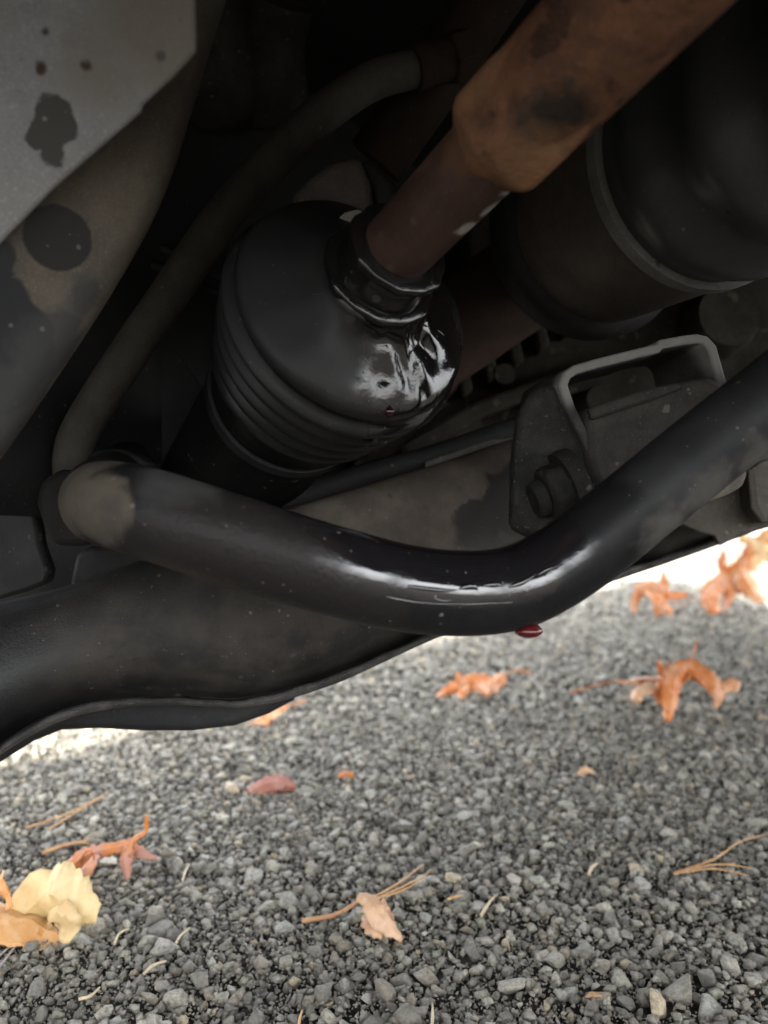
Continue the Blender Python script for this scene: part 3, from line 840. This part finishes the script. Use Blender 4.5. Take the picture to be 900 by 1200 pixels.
# ------------------------------------------------------------------ engine side clutter
def build_engine():
    t = thing('engine', P(600, 470, .68), 'dark ribbed engine casting glimpsed behind the boot and bracket', 'engine')
    bm_ = surf('oil_pan_cast', (.060, .054, .042), (.035, .032, .027), 32, .75, .9, bump=.6, speck=(.13, .115, .085), speck_scale=60, speck_cut=.62)
    pan = [(400, 560), (470, 470), (640, 378), (760, 330), (1000, 280), (1050, 520), (800, 560), (560, 600)]
    pn = finish('oil_pan', *prism([P(x, y, .68) for x, y in pan], (0, .08, 0)), bm_, t, bevel=.006)
    for k in range(8):
        x = 505 + k*30; y = 452 - k*18
        rb = [(x, y), (x+13, y-8), (x+20, y+24), (x+7, y+33)]
        finish('rib', *prism([P(a, b, .655) for a, b in rb], (0, .026, 0)), bm_, t, bevel=.003)
    rail = [(470, 520), (560, 470), (680, 425), (790, 400), (790, 412), (690, 440), (570, 486), (480, 540)]
    finish('pan_rail', *prism([P(a, b, .64) for a, b in rail], (0, .04, 0)), bm_, t, bevel=.003)
    finish('block', *box((.07, .70, .36), (.9, .77, .61)), M_dark, t, bevel=.01)
    for px, py, r in ((545, 505, .016), (700, 470, .013), (590, 440, .010), (850, 372, .03), (640, 480, .012)):
        c = P(px, py, .66)
        finish('boss', *lathe(c, (0.1, -1, .1), [(-.04, r*1.15), (0, r), (.006, r*.9)], 20), bm_, t, ang=40)
    o = thing('engine_mount', P(290, 90, .55), 'rounded dark engine mount in the shadow above the hose', 'engine mount')
    finish('mount_body', *lathe(P(240, 70, .56), (.5, -.8, -.1), [(-.04, .05), (.02, .055), (.04, .05), (.05, .035), (.055, .01)], 64), M_dark, o, ang=60)
    finish('mount_arm', *tube(catmull([P(330, 150, .56), P(320, 60, .54), P(330, 0, .52)], 5), .022, 12), M_dark, o, ang=50)
    fit = thing('hose_fitting', P(505, 75, .455), 'dark rusty fitting where the grey hose ends', 'fitting')
    fa = (P(540, 66, .46)-P(480, 82, .45)).normalized()
    finish('sleeve', *lathe(P(482, 81, .4505), fa, [(0, .0112), (.001, .0128), (.010, .0128), (.011, .0118), (.02, .0122), (.028, .0122)], 32), M_deep, fit, ang=40)
    finish('nut', *lathe(P(482, 81, .4505) + fa*.024, fa, [(0, .014), (.001, .0155), (.014, .0155), (.015, .014)], 6), M_deep, fit, ang=25, bevel=.001)
build_engine()

def build_link():
    m = surf('link_dark', (.022, .021, .020), (.016, .015, .0145), 40, .6, .75, bump=.5, speck=(.10, .09, .075), speck_scale=90)
    t = thing('mounting_bracket', P(30, 640, .46), 'shadowed dark mounting bracket beside the left end of the sway bar', 'bracket')
    pl = [(-60, 560), (10, 585), (35, 575), (42, 600), (48, 640), (58, 668), (55, 684), (30, 694), (-60, 720)]
    finish('plate', *prism([P(a, b, .47) for a, b in pl], (0, .012, 0)), m, t, bevel=.003)
    tb = [(80, 690), (88, 650), (105, 640), (160, 640), (185, 660), (120, 690)]
    finish('tab', *prism([P(a, b, .43) for a, b in tb], (0, .02, 0)), m, t, bevel=.003)
    tb = [(40, 590), (45, 565), (70, 548), (95, 555), (100, 640), (60, 640), (50, 620)]
    finish('clevis', *prism([P(a, b, .42) for a, b in tb], (0, .03, 0)), m, t, bevel=.004)
    tb = [(95, 540), (110, 528), (140, 524), (160, 535), (175, 545), (120, 560)]
    finish('cap', *prism([P(a, b, .40) for a, b in tb], (0, .03, 0)), m, t, bevel=.004)
build_link()

# ------------------------------------------------------------------ leaves and needles
LM = {'orange': leaf_mat('leaf_orange', (.72, .27, .075), (.82, .50, .32), (.48, .14, .035)),
      'cream': leaf_mat('leaf_cream', (.74, .42, .17), (.82, .58, .32), (.60, .28, .08), trans=.4),
      'brown': leaf_mat('leaf_brown', (.62, .23, .045), (.50, .27, .21), (.30, .10, .035)),
      'red': leaf_mat('leaf_red', (.38, .15, .11), (.45, .24, .20), (.40, .15, .03)),
      'tan': leaf_mat('leaf_tan', (.46, .25, .12), (.56, .36, .20), (.34, .17, .08)),
      'needle': leaf_mat('pine_needle', (.50, .28, .12), (.58, .37, .18), (.38, .19, .08), trans=.15),
      'straw': leaf_mat('straw', (.52, .42, .27), (.60, .50, .33), (.42, .32, .20), trans=.15),
      'twig': leaf_mat('grey_twig', (.26, .24, .22), (.33, .30, .27), (.2, .17, .15), trans=.0)}

def ribbon(pts, w, teeth=.16, cup=.42, crumple=.0, seed=0):
    """A lobe of a leaf: pts in 3D, w list of half widths; cupped, toothed and tapering."""
    pp = catmull(pts, 7); n = len(pp); ww = lerp_list(w, n)
    rows = []; rr = random.Random(seed)
    tw = rr.uniform(-.8, .8); ct, st_ = math.cos(tw), math.sin(tw)
    for i in range(n):
        T = (pp[min(i+1, n-1)] - pp[max(0, i-1)]).normalized()
        view = (pp[i] - Vector((0, 0, CAM_H))).normalized()
        S = T.cross(view + Vector((0, 0, -.55))).normalized()
        N = S.cross(T).normalized()
        S, N = S*ct + N*st_, N*ct - S*st_
        wv = ww[i]*(1 + teeth*math.sin(i*2.1+seed) + rr.uniform(-teeth, teeth)*.8)
        row = []
        for k in range(7):
            u = (k-3)/3
            q = pp[i] + S*u*wv + N*(cup*wv*abs(u))
            if crumple: q += N*crumple*(1.2*abs(mnoise.noise(q*48 + Vector((seed, 0, 0)))) + .6*abs(mnoise.noise(q*110)) - .5) + S*crumple*.5*mnoise.noise(q*80 + Vector((0, seed, 3)))
            row.append(q)
        rows.append(row)
    return grid(rows)

def leaf(label, d, lobes, stems, mat, crumple=.0012, width_scale=1.0, teeth=.16):
    mn = ground(*max([(p[0], p[1]) for L in lobes for p in L[0]], key=lambda a: a[1]))
    t = thing('leaf', (mn.x, d, 0), label, 'leaf')
    V, F, TN = [], [], []
    for k, (pts, w) in enumerate(lobes):
        q = [P(p[0], p[1], d + (p[2] if len(p) > 2 else 0)) for p in pts]
        v, f = ribbon(q, [x/FPX*d*.5*width_scale for x in w], seed=k*3+len(label), crumple=crumple, teeth=teeth)
        F += [tuple(i+len(V) for i in ff) for ff in f]; V += v; TN += [random.random()]*len(v)
    o = finish('blade', V, F, mat, t, ang=35, solid=.0004, recalc=False)
    at = o.data.attributes.new('tone', 'FLOAT', 'POINT'); at.data.foreach_set('value', TN)
    for pts, r in stems:
        q = catmull([P(p[0], p[1], d + (p[2] if len(p) > 2 else 0)) for p in pts], 6)
        v, f = tube(q, [r*.7, r], 8)
        finish('stem', v, f, mat, t, ang=80)
    return t

leaf('large bright orange lobed leaf arched over the asphalt right of centre', .96,
     [([(797, 781, .02), (792, 795, -.01), (787, 822, -.03), (783, 846, -.035)], [22, 26, 24, 20, 8]),
      ([(786, 790, .0), (808, 783, .01), (828, 795, -.01), (840, 812, -.02), (838, 830, -.02)], [20, 24, 20, 16, 5]),
      ([(830, 808, .02), (845, 806, .02), (860, 801, .02), (861, 812, .02)], [12, 16, 14, 5]),
      ([(806, 786, .01), (780, 794, .02), (752, 796, .02), (735, 798, .0), (717, 797, -.01)], [26, 30, 26, 12, 4]),
      ([(765, 797, .01), (751, 805, -.01), (746, 815, -.02), (752, 822, -.02)], [24, 28, 22, 6]),
      ([(772, 798, .0), (770, 810, -.01), (775, 826, -.02)], [16, 16, 5]),
      ([(786, 792, .02), (777, 786, .02), (772, 774, .02)], [14, 12, 4]),
      ([(800, 786, .03), (815, 790, .04), (822, 800, .05)], [16, 18, 8])],
     [([(798, 783, .02), (812, 768, .03), (816, 750, .03)], .0012), ([(720, 798, 0), (695, 804, 0), (668, 812, -.01)], .0010)], LM['orange'])
leaf('small orange brown curled leaf, left of the two beside the far kerb', 1.85,
     [([(744, 719), (746, 702), (756, 690), (770, 688)], [6, 12, 14, 14]), ([(758, 690), (772, 700, -.03), (784, 712, -.04), (788, 724, -.04)], [12, 18, 16, 4]),
      ([(765, 692), (786, 698), (806, 697)], [14, 14, 5]), ([(772, 692), (779, 684), (777, 670)], [12, 10, 4]), ([(772, 697, -.02), (770, 706, -.03), (771, 722, -.03)], [12, 16, 8]),
      ([(744, 692), (755, 688), (765, 690)], [6, 12, 10])], [], LM['orange'])
leaf('big orange leaf with long drooping lobes beside the far kerb', 1.90,
     [([(821, 694), (835, 688), (852, 676), (870, 664), (880, 638)], [8, 16, 22, 22, 8]), ([(842, 684, -.02), (832, 700, -.04), (838, 720, -.05)], [14, 24, 10]),
      ([(850, 680, -.02), (852, 700, -.03), (846, 716, -.04)], [12, 16, 6]), ([(866, 664, 0), (878, 684, -.03), (894, 706, -.05)], [18, 28, 10]),
      ([(852, 678, .02), (848, 660, .03), (849, 645, .03)], [14, 14, 4]), ([(850, 676), (870, 686, -.01), (884, 692, -.02)], [14, 20, 8])],
     [([(824, 692), (808, 704), (790, 712)], .0014)], LM['orange'])
leaf('pale pinkish leaf at the right edge above the big orange leaf', 1.97,
     [([(866, 628), (884, 636), (886, 652), (880, 668)], [10, 20, 22, 8]), ([(878, 634), (896, 640), (912, 660)], [14, 24, 12]), ([(884, 640), (905, 628), (925, 630)], [14, 20, 8])], [], LM['cream'])
leaf('flat orange leaf on the asphalt below the sway bar bend', 1.07,
     [([(511, 818), (530, 808), (552, 800), (572, 797)], [6, 14, 18, 14]), ([(556, 802), (541, 798), (536, 788)], [14, 12, 5]), ([(552, 802), (542, 811, -.01), (540, 821, -.02)], [12, 13, 5]),
      ([(556, 798), (572, 802, -.01), (592, 792)], [16, 24, 12]), ([(556, 800), (568, 808, -.02), (572, 812, -.03)], [12, 14, 4])],
     [([(590, 791), (605, 786), (622, 788)], .0014)], LM['orange'])
leaf('orange leaf half hidden under the lip of the crossmember', .935,
     [([(284, 851), (303, 843), (322, 833), (338, 826)], [10, 22, 20, 8]), ([(304, 842), (310, 850, -.01), (313, 856, -.01)], [14, 14, 5])], [([(336, 827), (358, 822)], .0012)], LM['orange'])
leaf('small reddish brown curled leaf lying below the crossmember lip', .715,
     [([(290, 929), (305, 921), (325, 916), (334, 920)], [10, 18, 20, 14]), ([(322, 920), (336, 921), (347, 924)], [18, 16, 4]), ([(305, 924), (318, 930), (325, 938)], [12, 14, 5])], [], LM['red'])
leaf('brown curled star shaped leaf behind the cream leaf at the left', .55,
     [([(76, 1030), (92, 1008), (112, 998), (135, 993), (152, 990)], [6, 22, 16, 14, 16]), ([(112, 1000), (99, 1018, -.02), (92, 1047, -.02)], [14, 20, 5]), ([(106, 1002), (84, 1014, .01), (66, 1022, .01)], [14, 18, 4]),
      ([(147, 988), (146, 1006, -.01), (149, 1031, -.02)], [16, 20, 5]), ([(146, 990), (164, 998), (184, 1006)], [12, 14, 4]), ([(148, 992), (158, 982), (170, 972), (172, 956)], [10, 10, 7, 4])],
     [([(92, 1010), (104, 996, -.01), (110, 1006, -.01), (96, 1026, -.01)], .0009)], LM['brown'])
leaf('large curled cream leaf at the lower left edge', .475,
     [([(-80, 1030), (-20, 1060), (25, 1080), (60, 1096), (78, 1106)], [60, 76, 66, 44, 14]),
      ([(18, 1086, .012), (44, 1058, .012), (66, 1052, .0), (92, 1064, -.006), (116, 1070, -.006)], [30, 62, 70, 58, 16]),
      ([(10, 1066, .0), (5, 1046, .005), (4, 1020, .005)], [18, 16, 4]), ([(66, 1062, -.012), (74, 1080, -.014), (72, 1106, -.014)], [26, 40, 12])],
     [], LM['cream'], crumple=.0075, teeth=.07)
leaf('small tan curled leaf with a long stem in the lower middle', .485,
     [([(420, 1052), (432, 1054, -.005), (446, 1074, -.01), (470, 1102, -.01)], [10, 24, 26, 8]), ([(428, 1070, 0), (436, 1084, -.012), (450, 1096, -.012)], [14, 22, 10]), ([(444, 1056, .01), (452, 1070, .01), (462, 1086, .0)], [12, 18, 8])],
     [([(428, 1050), (395, 1071), (354, 1079)], .0016)], LM['tan'], crumple=.004)

def needles(name, label, strands, mat, r=.0006, group=None, cat='pine needles', lift=.004):
    base = ground(*strands[0][0])
    t = thing(name, (base.x, base.y, 0), label, cat, group)
    for s in strands:
        q = []
        for p in s:
            g = ground(p[0], p[1], lift + (p[2] if len(p) > 2 else 0)); q.append(g)
        v, f = tube(catmull(q, 6), [r, r, r*.5], 7)
        finish('needle', v, f, mat, t, ang=80)
needles('pine_needles', 'bundle of orange pine needles splayed at the lower right edge',
        [[(790, 1023), (838, 1006), (868, 986, .004), (915, 974, .006)], [(790, 1023), (840, 1013), (880, 1017)], [(790, 1024), (836, 1018), (877, 1026)], [(791, 1022), (830, 1014), (862, 1012)]], LM['needle'], r=.00065)
needles('pine_needles', 'tan pine needles lying by the curled leaf in the lower middle',
        [[(428, 1056, .008), (465, 1036, .008), (497, 1012, .008)], [(430, 1057, .008), (470, 1040, .007), (503, 1022, .006)], [(432, 1056, .008), (470, 1044, .006), (500, 1028, .004)]], LM['needle'], r=.00065)
needles('pine_needles', 'faint pale needles on the asphalt behind the brown star leaf', [[(58, 972), (92, 950), (128, 928)], [(30, 970), (75, 955), (125, 930)]], LM['needle'], r=.0009)
needles('pine_needles', 'short pale needles just behind the brown star leaf stem', [[(50, 1000), (80, 990), (106, 984)], [(52, 997), (85, 988), (104, 988)]], LM['needle'], r=.0011)
needles('twig', 'thin grey twigs poking out below the cream leaf', [[(-6, 1140), (8, 1122), (22, 1104)], [(-6, 1126), (4, 1116), (18, 1104)]], LM['twig'], r=.0007, cat='twig')
for k, (a, b, mid, r, mt, lab) in enumerate([
        ((134, 1106), (151, 1088), (140, 1094), .0008, 'straw', 'pale straw bit right of the cream leaf'),
        ((169, 1141), (195, 1126), (180, 1131), .0009, 'straw', 'curved pale straw bit below and right of the cream leaf'),
        ((92, 1171), (117, 1157), (106, 1167), .0009, 'straw', 'lowest pale straw bit at the lower left'),
        ((206, 1106), (222, 1088), (212, 1096), .0008, 'straw', 'broken straw bit between the cream leaf and the tan leaf'),
        ((564, 1073), (580, 1050), (571, 1061), .0010, 'straw', 'slanting straw bit right of the tan curled leaf'),
        ((524, 1054), (542, 1049), (533, 1051), .0009, 'needle', 'short level orange bit just right of the pine needles'),
        ((506, 1206), (507, 1177), (507, 1190), .0009, 'straw', 'upright straw bit at the bottom edge'),
        ((350, 1206), (354, 1184), (351, 1195), .0008, 'needle', 'orange brown needle bit at the bottom edge'),
        ((690, 1024), (700, 1012), (694, 1016), .0012, 'straw', 'tan straw bit left of the orange needle bundle'),
        ((214, 1032), (222, 1012), (217, 1022), .0008, 'straw', 'faint straw bit right of the brown star leaf')]):
    needles('straw_bit', lab, [[a, mid, b]], LM[mt], r=r, cat='straw bit', group='loose straw bits on the asphalt', lift=.006)
for px, py, d_, lab, mt in ((405, 908, 0, 'tiny brown leaf scrap right of the reddish leaf', 'brown'),
                            (686, 905, 0, 'tiny pale orange leaf scrap below the large orange leaf', 'tan'),
                            (695, 1165, 0, 'tiny tan leaf scrap among the big stones at the bottom', 'tan')):
    dd = ground(px, py, .006).y
    leaf(lab, dd, [([(px-9, py+3), (px, py-2), (px+10, py+1)], [3, 9, 3])], [], LM[mt])
